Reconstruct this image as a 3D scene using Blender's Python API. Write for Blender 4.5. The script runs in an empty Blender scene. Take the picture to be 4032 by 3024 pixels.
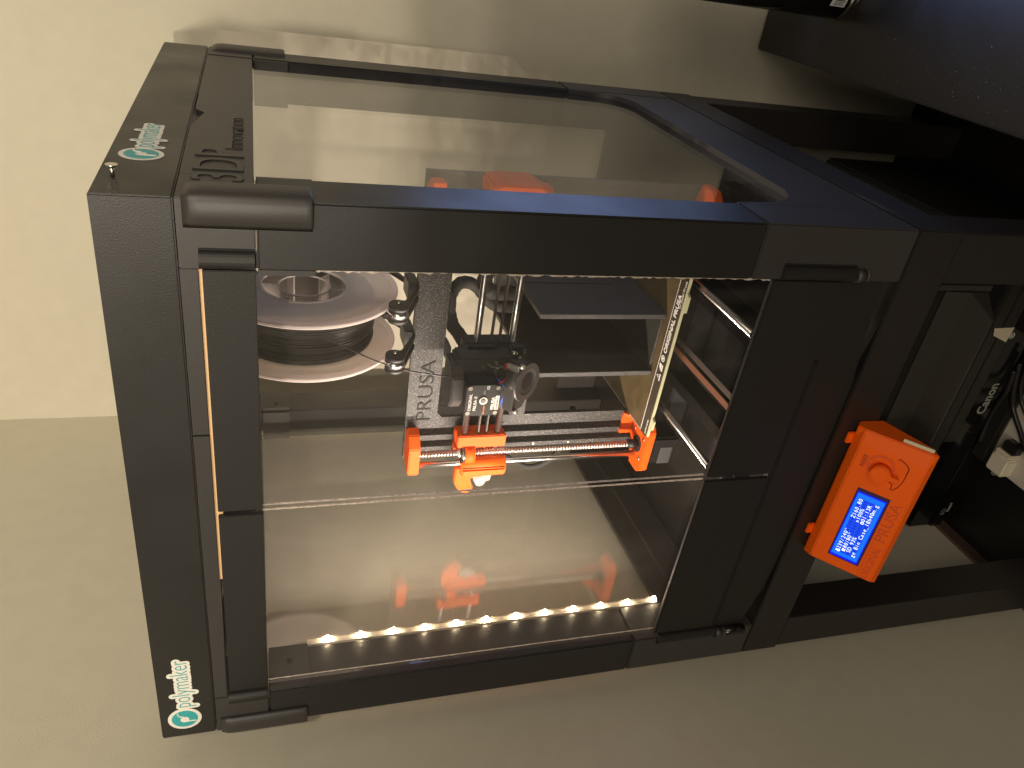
import bpy, bmesh, math, random
from mathutils import Vector, Matrix
random.seed(4)
S = bpy.context.scene
# ------------------------------------------------------------------ camera
CAM = (0.182483, -0.526364, 0.555973)
R = ((0.1402139, -0.27148704, -0.95217375), (-0.85027397, -0.52576056, 0.02469817), (-0.50732064, 0.80614553, -0.30455731))
cd = bpy.data.cameras.new('camera'); co = bpy.data.objects.new('camera', cd); S.collection.objects.link(co)
cd.sensor_fit = 'HORIZONTAL'; cd.sensor_width = 36; cd.lens = 27.403; cd.clip_start = 0.02; cd.clip_end = 50
M = Matrix(((R[0][0], -R[1][0], -R[2][0], CAM[0]), (R[0][1], -R[1][1], -R[2][1], CAM[1]), (R[0][2], -R[1][2], -R[2][2], CAM[2]), (0, 0, 0, 1)))
co.matrix_world = M; S.camera = co
# ------------------------------------------------------------------ world and lamps
W = bpy.data.worlds.new("World"); S.world = W; W.use_nodes = True
bg = W.node_tree.nodes['Background']; bg.inputs[0].default_value = (1.0, 0.88, 0.70, 1); bg.inputs[1].default_value = 0.055
S.view_settings.view_transform = 'Standard'; S.view_settings.look = 'None'; S.view_settings.exposure = 0.0; S.view_settings.gamma = 1.0
def lamp(name, kind, loc, target, energy, col, **kw):
    d = bpy.data.lights.new(name, kind); d.energy = energy; d.color = col
    for k, v in kw.items(): setattr(d, k, v)
    o = bpy.data.objects.new(name, d); S.collection.objects.link(o); o.location = loc
    o.rotation_euler = (Vector(target) - Vector(loc)).to_track_quat('-Z', 'Y').to_euler()
    return o
WARM = (1.0, 0.88, 0.72)
def spot(loc, aim, rim, energy, blend, r):
    l = Vector(loc); half = (Vector(aim) - l).angle(Vector(rim) - l)
    lamp('added_wall_spot', 'SPOT', loc, aim, energy, WARM, spot_size=2 * half, spot_blend=blend, shadow_soft_size=r)  # added unseen spots; their cone rims stand in for shadow edges
spot((-0.06, -1.95, 0.82), (-0.10, 0.62, 1.20), (0.05, 0.62, 0.352), 54, .010, .03)
spot((-0.04, -1.95, 0.86), (-0.10, 0.62, 1.15), (0.05, 0.62, 0.235), 27, .010, .03)
spot((1.30, -1.3, 1.3), (-0.58, 0.58, 1.00), (0.05, 0.62, 0.25), 92, 1.0, .10)  # added from the right to brighten the left wall
lamp('room_fill', 'AREA', (-0.35, -2.2, 1.4), (-0.3, 0.2, 0.2), 12, WARM, shape='DISK', size=0.6)  # added fill, split left and right, for the general room light
lamp('room_fill', 'AREA', (1.25, -1.9, 1.4), (-0.3, 0.2, 0.2), 22, WARM, shape='DISK', size=1.9)
lamp('monitor_glow', 'AREA', (0.275, 0.52, 0.10), (0.16, 0.0, 0.12), 0.85, (0.30, 0.47, 1.0), shape='RECTANGLE', size=0.20, size_y=0.44)
# ------------------------------------------------------------------ materials
def mat(name, col, rough=0.5, metal=0.0, noise=0.0, nscale=200, bump=0.0, bscale=300, spec=0.5, emit=None, es=0, layer=0.0, rvar=0.0, coat=0.0, layer_axis=2, lscale=1400):
    m = bpy.data.materials.new(name); m.use_nodes = True; nt = m.node_tree; b = nt.nodes['Principled BSDF']
    b.inputs['Base Color'].default_value = (*col, 1); b.inputs['Roughness'].default_value = rough
    b.inputs['Metallic'].default_value = metal; b.inputs['Specular IOR Level'].default_value = spec
    b.inputs['Coat Weight'].default_value = coat
    if emit: b.inputs['Emission Color'].default_value = (*emit, 1); b.inputs['Emission Strength'].default_value = es
    N = nt.nodes.new; L = nt.links.new
    tc = N('ShaderNodeTexCoord'); geo = N('ShaderNodeNewGeometry'); pos = geo.outputs['Position']
    if noise > 0:
        n = N('ShaderNodeTexNoise'); n.inputs['Scale'].default_value = nscale; n.inputs['Detail'].default_value = 4; L(pos, n.inputs['Vector'])
        r = N('ShaderNodeValToRGB'); r.color_ramp.elements[0].position = 0.3; r.color_ramp.elements[1].position = 0.72
        r.color_ramp.elements[0].color = tuple(c * (1 - noise) for c in col) + (1,); r.color_ramp.elements[1].color = tuple(min(1, c * (1 + noise)) for c in col) + (1,)
        L(n.outputs['Fac'], r.inputs['Fac']); L(r.outputs['Color'], b.inputs['Base Color'])
    if rvar > 0:
        n = N('ShaderNodeTexNoise'); n.inputs['Scale'].default_value = 14; n.inputs['Detail'].default_value = 6; L(pos, n.inputs['Vector'])
        mr = N('ShaderNodeMapRange'); mr.inputs['From Min'].default_value = 0.3; mr.inputs['From Max'].default_value = 0.7
        mr.inputs['To Min'].default_value = max(0.02, rough - rvar); mr.inputs['To Max'].default_value = rough + rvar
        L(n.outputs['Fac'], mr.inputs['Value']); L(mr.outputs['Result'], b.inputs['Roughness'])
    last = None
    if bump > 0:
        n = N('ShaderNodeTexNoise'); n.inputs['Scale'].default_value = bscale; n.inputs['Detail'].default_value = 3; L(pos, n.inputs['Vector'])
        bp = N('ShaderNodeBump'); bp.inputs['Strength'].default_value = bump; bp.inputs['Distance'].default_value = 0.0005
        L(n.outputs['Fac'], bp.inputs['Height']); last = bp
    if layer > 0:
        w = N('ShaderNodeTexWave'); w.bands_direction = 'XYZ'[layer_axis]; w.inputs['Scale'].default_value = lscale / 6.28; w.inputs['Distortion'].default_value = 0.4
        L(pos, w.inputs['Vector']); bp = N('ShaderNodeBump'); bp.inputs['Strength'].default_value = layer; bp.inputs['Distance'].default_value = 0.0004
        L(w.outputs['Fac'], bp.inputs['Height'])
        if last: L(last.outputs['Normal'], bp.inputs['Normal'])
        last = bp
    if last: L(last.outputs['Normal'], b.inputs['Normal'])
    return m
def clear(name, tint=(1, 1, 1), rough=0.0, ior=1.49, haze=0.0, hazecol=(.8, .75, .7), gloss=1.0, smudge=False):
    m = bpy.data.materials.new(name); m.use_nodes = True; nt = m.node_tree; nt.nodes.clear(); N = nt.nodes.new; L = nt.links.new
    out = N('ShaderNodeOutputMaterial'); tr = N('ShaderNodeBsdfTransparent'); tr.inputs[0].default_value = (*tint, 1)
    gl = N('ShaderNodeBsdfGlossy'); gl.inputs['Roughness'].default_value = rough; gl.inputs[0].default_value = (gloss, gloss, gloss, 1)
    lw = N('ShaderNodeLayerWeight'); lw.inputs['Blend'].default_value = .5; f0 = ((ior - 1) / (ior + 1)) ** 2
    pw = N('ShaderNodeMath'); pw.operation = 'POWER'; pw.inputs[1].default_value = 5; L(lw.outputs['Facing'], pw.inputs[0])
    fr = N('ShaderNodeMath'); fr.operation = 'MULTIPLY_ADD'; fr.inputs[1].default_value = 1 - f0; fr.inputs[2].default_value = f0; L(pw.outputs[0], fr.inputs[0])
    mx = N('ShaderNodeMixShader'); L(fr.outputs[0], mx.inputs[0]); L(tr.outputs[0], mx.inputs[1]); L(gl.outputs[0], mx.inputs[2])
    cur = mx
    if haze > 0 or smudge:
        df = N('ShaderNodeBsdfDiffuse'); df.inputs[0].default_value = (*hazecol, 1)
        m2 = N('ShaderNodeMixShader'); L(cur.outputs[0], m2.inputs[1]); L(df.outputs[0], m2.inputs[2])
        if smudge:
            g = N('ShaderNodeNewGeometry'); mp = N('ShaderNodeMapping'); mp.inputs['Scale'].default_value = (40, 40, 6); L(g.outputs['Position'], mp.inputs['Vector'])
            n = N('ShaderNodeTexNoise'); n.inputs['Scale'].default_value = 1; n.inputs['Detail'].default_value = 6; L(mp.outputs[0], n.inputs['Vector'])
            r = N('ShaderNodeMapRange'); r.inputs['From Min'].default_value = .52; r.inputs['From Max'].default_value = .8; r.inputs['To Min'].default_value = haze; r.inputs['To Max'].default_value = haze + .018
            L(n.outputs['Fac'], r.inputs['Value']); L(r.outputs['Result'], m2.inputs[0])
        else: m2.inputs[0].default_value = haze
        cur = m2
    L(cur.outputs[0], out.inputs[0]); return m
foil = mat('black_foil', (.018, .0172, .0160), .40, bump=.25, bscale=900, rvar=.06)
foil_top = mat('black_foil_gloss', (.012, .011, .010), .16, bump=.03, bscale=500, rvar=.05)
foil_low = mat('black_brown_foil', (.019, .0155, .0135), .42, bump=.2, bscale=900)
pl = mat('printed_grey_black', (.040, .0365, .034), .42, layer=.10, bump=.1, bscale=700, lscale=9000)
pl_v = mat('printed_door_black', (.0125, .0112, .0095), .56, bump=.35, bscale=1000)
groove = mat('dark_groove', (.004, .0035, .003), .8)
wallm = mat('painted_wall', (.60, .555, .43), .75, noise=.025, nscale=40, bump=.35, bscale=450)
floorm = mat('dark_floor', (.010, .009, .0085), .35)
acryl = clear('acrylic', smudge=True, haze=.003)
acryl2 = clear('acrylic_side', ior=1.62, haze=.002, hazecol=(.75, .7, .65), smudge=True)
edge = mat('acrylic_sawn_edge', (.62, .53, .45), .35, noise=.35, nscale=260, bump=1.0, bscale=260)
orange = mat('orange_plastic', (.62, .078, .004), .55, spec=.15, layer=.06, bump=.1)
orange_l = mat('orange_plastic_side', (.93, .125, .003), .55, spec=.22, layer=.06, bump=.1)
steel = mat('polished_steel', (.80, .78, .74), .24, 1.0)
brass = mat('screw_steel', (.66, .64, .57), .36, 1.0)
chrome = mat('zinc_screw', (.75, .72, .62), .25, 1.0)
blackp = mat('black_plastic', (.014, .0135, .013), .40, layer=.3, bump=.15)
dustp = mat('dusty_black_plastic', (.020, .019, .018), .5, noise=.6, nscale=900, bump=.6, bscale=900)
blackm = mat('black_anodised', (.009, .0085, .008), .42, spec=.3)
rubber = mat('grey_black_blower', (.032, .030, .028), .42, bump=.3, bscale=1200)
white = mat('white_print', (.80, .78, .72), .5)
sleeve = mat('textile_sleeve', (.020, .019, .017), .8, bump=1, bscale=700)
pei = mat('gold_sheet', (.085, .060, .026), .38, noise=.25, nscale=60, bump=.15, bscale=1500)
pei_e = mat('sheet_margin', (.040, .030, .019), .4)
pcb = mat('heatbed_edge', (.42, .42, .26), .5)
printm = mat('printed_bin_black', (.030, .029, .026), .40, layer=.45, layer_axis=2, lscale=3000, noise=.15, nscale=30)
filam = mat('black_filament', (.030, .029, .028), .30)
spool_m = clear('clear_spool', tint=(.93, .90, .87), haze=.66, hazecol=(.80, .73, .66), ior=1.5, rough=.12)
spool_c = clear('clear_spool_core', tint=(.95, .93, .92), haze=.03, hazecol=(.62, .55, .50), ior=1.5, rough=.04)
spoke_m = clear('clear_spoke', tint=(.9, .88, .86), haze=.35, hazecol=(.95, .9, .86), ior=1.6, rough=.05)
spool_e = clear('clear_spool_rim', tint=(.85, .8, .78), haze=.60, hazecol=(.92, .84, .80), ior=1.6, rough=.05)
teal = mat('teal_print', (.035, .36, .37), .4)
sticker = mat('sticker_white', (.78, .75, .66), .45)
copper = mat('copper_belt', (.16, .065, .035), .5)
beltm = mat('black_belt', (.06, .045, .035), .6, bump=.8, bscale=1500)
blue = mat('blue_wire', (.02, .08, .55), .4)
red = mat('red_wire', (.6, .03, .02), .4)
yellow = mat('orange_wire', (.8, .3, .05), .4)
tan = mat('tan_gap_light', (.80, .52, .26), .5)  # tan colour painted in for light showing through the door gap
inkj = mat('inkjet_black', (.026, .023, .019), .5, bump=.2, bscale=900)
inkg = mat('inkjet_gloss', (.008, .008, .009), .10)
greyl = mat('grey_logo', (.32, .33, .28), .4)
shelfm = mat('white_laminate', (.60, .555, .46), .4, bump=.1)
chargerm = mat('charger_white', (.78, .70, .55), .35)
cablem = mat('cable_black', (.018, .016, .016), .33)
desk = mat('dusty_desk', (.019, .0165, .014), .33, bump=.2, bscale=500, rvar=.08)
canm = mat('can_black', (.010, .010, .010), .22)
smoky = clear('smoky_tray', tint=(.50, .48, .44), haze=.06, hazecol=(.3, .28, .25), ior=1.5)
dustm = mat('dust_speck', (.62, .58, .50), .8)
pinm = mat('olive_pin', (.13, .12, .06), .5)
lcd_bez = mat('lcd_bezel', (.030, .015, .09), .35)
lcd_bg = mat('lcd_backlight', (.0, .03, .3), .3, emit=(.002, .16, 1.0), es=1.05)
lcd_rim = mat('lcd_glow_rim', (.0, .0, .3), .3, emit=(.004, .006, 1.0), es=.85)
lcd_cell = mat('lcd_cells', (.0, .03, .3), .3, emit=(.006, .035, .80), es=.8)
lcd_tx = mat('lcd_text', (.8, .9, 1), .3, emit=(.75, .88, 1.0), es=1.5)
clearp = clear('clear_pointer', tint=(.9, .9, .9), haze=.16, hazecol=(.8, .78, .75), rough=.1)
ledm = mat('led_lit', (1, .9, .7), .3, emit=(1.0, .80, .52), es=220)
tube = clear('led_silicone', tint=(.97, .95, .92), haze=.10, hazecol=(.95, .85, .72), rough=.15)
# speckled frame
spk = mat('powder_coated_frame', (.05, .047, .044), .55, bump=.4, bscale=1100, spec=.35)
nt = spk.node_tree; b = nt.nodes['Principled BSDF']
g = nt.nodes.new('ShaderNodeNewGeometry'); n1 = nt.nodes.new('ShaderNodeTexNoise'); n1.inputs['Scale'].default_value = 760; n1.inputs['Detail'].default_value = 2
rp = nt.nodes.new('ShaderNodeValToRGB'); e = rp.color_ramp.elements
e[0].position = .36; e[0].color = (.011, .0105, .010, 1); e[1].position = .58; e[1].color = (.024, .023, .022, 1); x = e.new(.69); x.color = (.30, .28, .26, 1)
nt.links.new(g.outputs['Position'], n1.inputs['Vector']); nt.links.new(n1.outputs['Fac'], rp.inputs['Fac']); nt.links.new(rp.outputs['Color'], b.inputs['Base Color'])
# threaded screw
thr = brass.copy(); thr.name = 'threaded_rod'; nt = thr.node_tree; b = nt.nodes['Principled BSDF']
g = nt.nodes.new('ShaderNodeNewGeometry'); w = nt.nodes.new('ShaderNodeTexWave'); w.bands_direction = 'Z'; w.inputs['Scale'].default_value = 80; w.inputs['Distortion'].default_value = .3
bp = nt.nodes.new('ShaderNodeBump'); bp.inputs['Strength'].default_value = 1; bp.inputs['Distance'].default_value = .002
nt.links.new(g.outputs['Position'], w.inputs['Vector']); nt.links.new(w.outputs['Fac'], bp.inputs['Height']); nt.links.new(bp.outputs['Normal'], b.inputs['Normal'])
# ------------------------------------------------------------------ helpers
def link(name, me, m, parent=None, smooth=False):
    o = bpy.data.objects.new(name, me); S.collection.objects.link(o)
    if m and not me.materials: me.materials.append(m)
    if smooth:
        for p in me.polygons: p.use_smooth = True
    if parent:
        o.parent = parent; o.matrix_parent_inverse = parent.matrix_basis.inverted()
    return o
def finish(bm, name, m, parent=None, bev=0.0, seg=2, smooth=False):
    if bev > 0: bmesh.ops.bevel(bm, geom=list(bm.edges), offset=bev, segments=seg, affect='EDGES', clamp_overlap=True)
    bmesh.ops.recalc_face_normals(bm, faces=bm.faces)
    me = bpy.data.meshes.new(name); bm.to_mesh(me); bm.free(); return link(name, me, m, parent, smooth)
def abox(bm, x0, x1, y0, y1, z0, z1):
    v = [bm.verts.new(p) for p in [(x0, y0, z0), (x1, y0, z0), (x1, y1, z0), (x0, y1, z0), (x0, y0, z1), (x1, y0, z1), (x1, y1, z1), (x0, y1, z1)]]
    for f in [(0, 3, 2, 1), (4, 5, 6, 7), (0, 1, 5, 4), (1, 2, 6, 5), (2, 3, 7, 6), (3, 0, 4, 7)]: bm.faces.new([v[i] for i in f])
def box(name, x0, x1, y0, y1, z0, z1, m, parent=None, bev=0.0008, seg=2):
    bm = bmesh.new(); abox(bm, min(x0, x1), max(x0, x1), min(y0, y1), max(y0, y1), min(z0, z1), max(z0, z1)); return finish(bm, name, m, parent, bev, seg)
def prism(name, pts, axis, a, b_, m, parent=None, bev=0.0, seg=2):
    """pts: 2-D outline in the other two axes (order x,y,z with 'axis' left out), extruded a..b_ along axis"""
    bm = bmesh.new()
    def P(q, t):
        return {'x': (t, q[0], q[1]), 'y': (q[0], t, q[1]), 'z': (q[0], q[1], t)}[axis]
    A = [bm.verts.new(P(q, a)) for q in pts]; B = [bm.verts.new(P(q, b_)) for q in pts]
    bm.faces.new(A); bm.faces.new(B[::-1])
    for i in range(len(pts)): bm.faces.new([A[i], A[(i + 1) % len(pts)], B[(i + 1) % len(pts)], B[i]])
    return finish(bm, name, m, parent, bev, seg)
def frame_for(d):
    d = Vector(d).normalized(); u = d.orthogonal().normalized(); return d, u, d.cross(u)
def cyl(name, p0, p1, r, m, parent=None, n=24, r1=None, smooth=True, bm=None, cap=True):
    own = bm is None; bm = bm or bmesh.new(); p0 = Vector(p0); p1 = Vector(p1); d, u, v = frame_for(p1 - p0); r1 = r if r1 is None else r1
    A = [bm.verts.new(p0 + (u * math.cos(t) + v * math.sin(t)) * r) for t in [2 * math.pi * i / n for i in range(n)]]
    B = [bm.verts.new(p1 + (u * math.cos(t) + v * math.sin(t)) * r1) for t in [2 * math.pi * i / n for i in range(n)]]
    for i in range(n):
        f = bm.faces.new([A[i], A[(i + 1) % n], B[(i + 1) % n], B[i]]); f.smooth = smooth
    if cap: bm.faces.new(A[::-1]); bm.faces.new(B)
    if own:
        bmesh.ops.recalc_face_normals(bm, faces=bm.faces); me = bpy.data.meshes.new(name); bm.to_mesh(me); bm.free(); return link(name, me, m, parent)
def ring(name, c, d, prof, m, parent=None, n=64, smooth=True):
    """lathe: prof = list of (radius, offset along d), closed loop"""
    c = Vector(c); d, u, v = frame_for(d); bm = bmesh.new(); rows = []
    for i in range(n):
        t = 2 * math.pi * i / n; e_ = u * math.cos(t) + v * math.sin(t)
        rows.append([bm.verts.new(c + e_ * r + d * h) for r, h in prof])
    k = len(prof)
    for i in range(n):
        a, b_ = rows[i], rows[(i + 1) % n]
        for j in range(k):
            f = bm.faces.new([a[j], a[(j + 1) % k], b_[(j + 1) % k], b_[j]]); f.smooth = False
    bmesh.ops.recalc_face_normals(bm, faces=bm.faces); me = bpy.data.meshes.new(name); bm.to_mesh(me); bm.free()
    o = link(name, me, m, parent); return o
def tubep(name, pts, r, m, parent=None, res=10, wob=0.0):
    P = [Vector(p) for p in pts]; out = []
    for i in range(len(P) - 1):
        a, b_, c, d = P[max(i - 1, 0)], P[i], P[i + 1], P[min(i + 2, len(P) - 1)]
        for k in range(res):
            t = k / res; out.append(.5 * ((2 * b_) + (-a + c) * t + (2 * a - 5 * b_ + 4 * c - d) * t * t + (-a + 3 * b_ - 3 * c + d) * t ** 3))
    out.append(P[-1]); bm = bmesh.new(); n = 12; prev = None; u = None
    for i, p in enumerate(out):
        d = (out[min(i + 1, len(out) - 1)] - out[max(i - 1, 0)]).normalized()
        u = d.orthogonal().normalized() if u is None else (u - d * u.dot(d)).normalized()
        v = d.cross(u); rr = r * (1 + wob * math.sin(i * 1.9) * .5 + wob * random.uniform(-.5, .5))
        row = [bm.verts.new(p + (u * math.cos(2 * math.pi * k / n) + v * math.sin(2 * math.pi * k / n)) * rr) for k in range(n)]
        if prev:
            for k in range(n):
                f = bm.faces.new([prev[k], prev[(k + 1) % n], row[(k + 1) % n], row[k]]); f.smooth = True
        else: bm.faces.new(row[::-1])
        prev = row
    bm.faces.new(prev); return finish(bm, name, m, parent)
def text(name, s, o, xd, yd, size, m, parent=None, ext=.0002, off=0.0, sx=1.0, mono=None, halo=0.0, width=None):
    """text on the plane through o with reading direction xd and up yd"""
    xd = Vector(xd).normalized(); yd = Vector(yd).normalized(); nd = xd.cross(yd)
    items = [(s, 0)] if mono is None else [(c, i * mono) for i, c in enumerate(s) if c != ' ']
    bm = bmesh.new(); cols = {}
    for c, dx in items:
        if c in cols: me = cols[c]
        else:
            cu = bpy.data.curves.new('t', 'FONT'); cu.body = c; cu.size = size; cu.extrude = ext; cu.offset = off; cu.resolution_u = 4
            if mono is not None: cu.align_x = 'CENTER'
            ob = bpy.data.objects.new('t', cu); S.collection.objects.link(ob)
            me = bpy.data.meshes.new_from_object(ob.evaluated_get(bpy.context.evaluated_depsgraph_get())); bpy.data.objects.remove(ob)
            cols[c] = me
        T = Matrix(((xd.x, yd.x, nd.x, o[0]), (xd.y, yd.y, nd.y, o[1]), (xd.z, yd.z, nd.z, o[2]), (0, 0, 0, 1))) @ Matrix.Translation((dx, 0, 0)) @ Matrix.Diagonal((sx, 1, 1, 1))
        if width: T = T @ Matrix.Diagonal((width / max(v.co.x for v in me.vertices) / sx, 1, 1, 1))
        shifts = [(0, 0)] if not halo else [(halo * math.cos(a), halo * math.sin(a)) for a in [math.pi * k / 8 for k in range(16)]] + [(halo * .5 * math.cos(a), halo * .5 * math.sin(a)) for a in [math.pi * k / 3 for k in range(6)]]
        for i_, (hx, hy) in enumerate(shifts):
            n0 = len(bm.verts); bm.from_mesh(me); bm.verts.ensure_lookup_table(); d_ = xd * hx + yd * hy + nd * (i_ * .000004)
            for v in bm.verts[n0:]: v.co = T @ v.co + d_
    for f in bm.faces: f.smooth = False
    me = bpy.data.meshes.new(name); bm.to_mesh(me); bm.free(); me.materials.clear()
    return link(name, me, m, parent)
def thing(name, label, cat, loc=(0, 0, 0), group=None):
    o = bpy.data.objects.new(name, None); S.collection.objects.link(o); o.location = loc; o.empty_display_size = .02
    o['label'] = label; o['category'] = cat
    if group: o['group'] = group
    return o
def tag(o, label, cat, group=None):
    o['label'] = label; o['category'] = cat
    if group: o['group'] = group
    return o
def struct(o): o['kind'] = 'structure'; return o
def join_boxes(name, L, m, parent=None, bev=0):
    bm = bmesh.new()
    for q in L: abox(bm, *q)
    return finish(bm, name, m, parent, bev)
# ------------------------------------------------------------------ setting
WY, WX = .62, -.58
struct(box('back_wall', WX - .1, 1.6, WY, WY + .1, -.78, 2.4, wallm, bev=0))
struct(box('left_wall', WX - .1, WX, -2.6, WY - .0005, -.78, 2.4, wallm, bev=0))
FZ = -.526
struct(box('floor', WX - .1, 1.6, -2.6, WY - .0005, -.62, FZ, floorm, bev=0))
struct(box('baseboard', WX + .0002, WX + .006, -2.6, WY - .001, FZ + .0002, FZ + .021, mat('brown_base', (.10, .062, .045), .5), bev=0))
# ------------------------------------------------------------------ lower side table
lt = thing('side_table', 'square black side table carrying the clear sided printer enclosure', 'table', (-.275, .275, FZ))
box('tabletop', -.55, 0, 0, .55, -.05, -.0002, foil_low, lt, .0012)
box('top_sheet', -.5495, -.0005, .0005, .5495, -.0002, .0006, foil_top, lt, 0)
for (a, b_) in ((-.5485, .0015), (-.0515, .0015), (-.5485, .5), (-.0515, .5)):
    box('leg', a, a + .05, b_, b_ + .0485, FZ + .0005, -.0502, foil_low, lt, .001)
# ------------------------------------------------------------------ enclosure
en = thing('printer_enclosure', 'tall black printer enclosure with clear doors and teal round stickers on its top', 'enclosure', (-.275, .275, 0))
box('tabletop', -.55, 0, 0, .55, .6085, .658, foil, en, .0012)
for (a, b_) in ((-.55, 0), (-.05, 0), (-.55, .5), (-.05, .5)):
    box('leg', a, a + .05, b_, b_ + .05, .158, .5575, foil, en, .0016, 3)
    # bracket collars at the inner side of each leg top
    sx = 1 if a < -.3 else -1; sy = 1 if b_ < .3 else -1
    xi = a + .05 if a < -.3 else a; yi = b_ + .05 if b_ < .3 else b_
    join_boxes('leg_bracket', [(min(xi + sx * .0003, xi + sx * .0045), max(xi + sx * .0003, xi + sx * .0045), b_ + .001, b_ + .049, .518, .557), (a + .001, a + .049, min(yi + sy * .0003, yi + sy * .0045), max(yi + sy * .0003, yi + sy * .0045), .518, .557)], pl, en)
# top corners, caps
for (a, b_) in ((-.55, 0), (-.05, 0), (-.55, .5), (-.05, .5)):
    box('top_corner', a, a + .05, b_, b_ + .05, .5582, .6078, pl, en, .0008)
    box('bottom_corner', a, a + .05, b_, b_ + .05, .0008, .1572, pl, en, .0012)
def cap(mx, my):
    """rounded guard that hugs the outer corner; mx,my mirror it to the other corners"""
    prof = [(-.0205, -.0002), (-.0165, -.0035), (-.010, -.0052), (-.002, -.0050), (.0028, -.0030), (.0050, .0015), (.0052, .010), (.0046, .020), (.0028, .0265), (-.0004, .030), (-.0004, -.0002)]
    q = []
    for (u, v) in prof: q.append((u if mx == 0 else -.55 - u, v if my == 0 else .55 - v))
    bm = bmesh.new(); lv = []
    zs = [(.5205, .86), (.522, .96), (.525, 1.0), (.592, 1.0), (.598, .85), (.6035, .35)]
    for z, k in zs:
        row = []
        for (u, v) in q:
            cu = 0 if mx == 0 else -.55; cv = 0 if my == 0 else .55
            uu = cu + (u - cu) * (k if abs(u - cu) < .007 else 1); vv = cv + (v - cv) * (k if abs(v - cv) < .007 else 1)
            row.append(bm.verts.new((uu, vv, z)))
        lv.append(row)
    for i in range(len(lv) - 1):
        for j in range(len(q)):
            f = bm.faces.new([lv[i][j], lv[i][(j + 1) % len(q)], lv[i + 1][(j + 1) % len(q)], lv[i + 1][j]]); f.smooth = j < 8
    bm.faces.new(lv[0]); bm.faces.new(lv[-1][::-1])
    return finish(bm, 'corner_cap', pl, en)
for mx in (0, 1):
    for my in (0, 1): cap(mx, my)
# side plates above and side panels below, windows
top_prof = [(.0505, .5585), (.4995, .5585), (.4995, .6078), (.2985, .6078), (.2985, .5585)]
for s, X in ((0, -.0003), (1, -.5497)):
    d = -.006 if s == 0 else .006
    prism('side_rail', [(.0505, .5585), (.2975, .5585), (.2975, .6070), (.238, .6070), (.226, .5985), (.205, .6030), (.17, .6078), (.0505, .6078)], 'x', X, X + d, pl, en, .0003, 1)
    prism('side_rail', [(.2985, .5585), (.4995, .5585), (.4995, .6078), (.2985, .6078)], 'x', X - (.0006 if s == 0 else -.0006), X + d, pl, en, .0003, 1)
    arc = []
    for k in range(13):
        t = math.pi * .5 * k / 12; arc.append((.100 - .044 * math.cos(math.pi / 2 - t) if False else .106 - .050 * math.sin(math.pi / 2 - t + 0), .134 - .056 * math.sin(t)))
    arc = [(.106 - .050 * math.cos(t), .134 - .056 * math.sin(t)) for t in [math.pi * .5 * k / 12 for k in range(13)]]
    arc2 = [(.445 + .050 * math.sin(t), .128 - .050 * math.cos(t)) for t in [math.pi * .5 * k / 12 for k in range(13)]]
    pts = [(.0505, .0008), (.4995, .0008), (.4995, .157), (.4965, .157)] + arc2[::-1] + arc[::-1] + [(.0535, .157), (.0505, .157)]
    prism('side_skirt', pts, 'x', X, X + d, pl, en, .0004, 1)
    xg = X + (-.0075 if s == 0 else .0075)
    if s == 0: box('side_window', xg - .0013, xg + .0013, .012, .538, .062, .604, acryl2, en, 0)
    else: box('side_window', -.5213, -.5187, .0505, .4995, .062, .600, acryl2, en, 0)
# rear crosspiece, front crossbar in two halves
join_boxes('rear_rail', [(-.4995, -.0505, .540, .5495, .572, .6078)], pl, en, .0004)
join_boxes('rear_skirt', [(-.4995, -.0505, .540, .5495, .0008, .070)], pl, en, .0004)
box('front_rail', -.4995, -.1895, .0004, .007, .5962, .6078, pl, en, .0003)
box('front_rail', -.1885, -.0505, .0010, .007, .5962, .6078, pl, en, .0003)
box('front_gap_light', -.345, -.0515, .0036, .0060, .590, .5960, tan, en, 0)  # added strip, its tan stands in for interior light in the gap
# lower front bar (sagging lower edge)
bar = [(-.0505, .0585), (-.0505, .0155)]
bar += [(-.0505 - .11 * k / 10, .0155 - .0145 * (k / 10) ** 1.2) for k in range(1, 11)]
bar += [(-.39 - .05 * k / 6, .0010 + .004 * (k / 6) ** 1.5) for k in range(0, 7)] + [(-.47, .011), (-.4995, .018), (-.4995, .0585)]
prism('front_skirt', [(x, z) for x, z in bar], 'y', .0035, .0115, pl_v, en, .0003, 1)
box('front_skirt_shadow', -.4995, -.134, .0015, .0034, .0535, .0600, groove, en, .0002, 1)  # dark strip painted as the shadow wedge along the skirt
# doors
def door(x0, x1, hinge_x, sg):
    d = box('door', x0, x1, .0038, .0068, .100, .578, acryl, en, 0)
    box('door_rail', x0 + .0006, x1 - .0006, -.0006, .0036, .5585, .5935, pl_v, d, .0006)
    box('door_rail', x0 + .0006, x1 - .0006, -.0006, .0036, .0608, .1345, pl_v, d, .0006)
    box('door_rail_lip', x0 + .0006, x1 - .0006, .0004, .0036, .1347, .1362, pl, d, .0003)
    for (za, zb) in ((.5590, .5950), (.0535, .1292)):
        n = 10; q = []
        for k in range(n + 1):
            t = math.pi * k / n; q.append((hinge_x + sg * (.0065 * math.cos(t) - .0062), -.0005 - .0050 * math.sin(t)))
        q += [(hinge_x - sg * .0127, .0036), (hinge_x + sg * .0003, .0036)]
        h = prism('hinge', q, 'z', za, zb, pl_v, d)
        box('hinge_gap', min(hinge_x + sg * .0004, hinge_x + sg * .0021), max(hinge_x + sg * .0004, hinge_x + sg * .0021), -.0004, .0030, za, zb, groove, d, 0)
    return d
dR = door(-.2662, -.0500, -.0365, 1)
dL = door(-.4925, -.2700, -.5075, -1)
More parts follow.
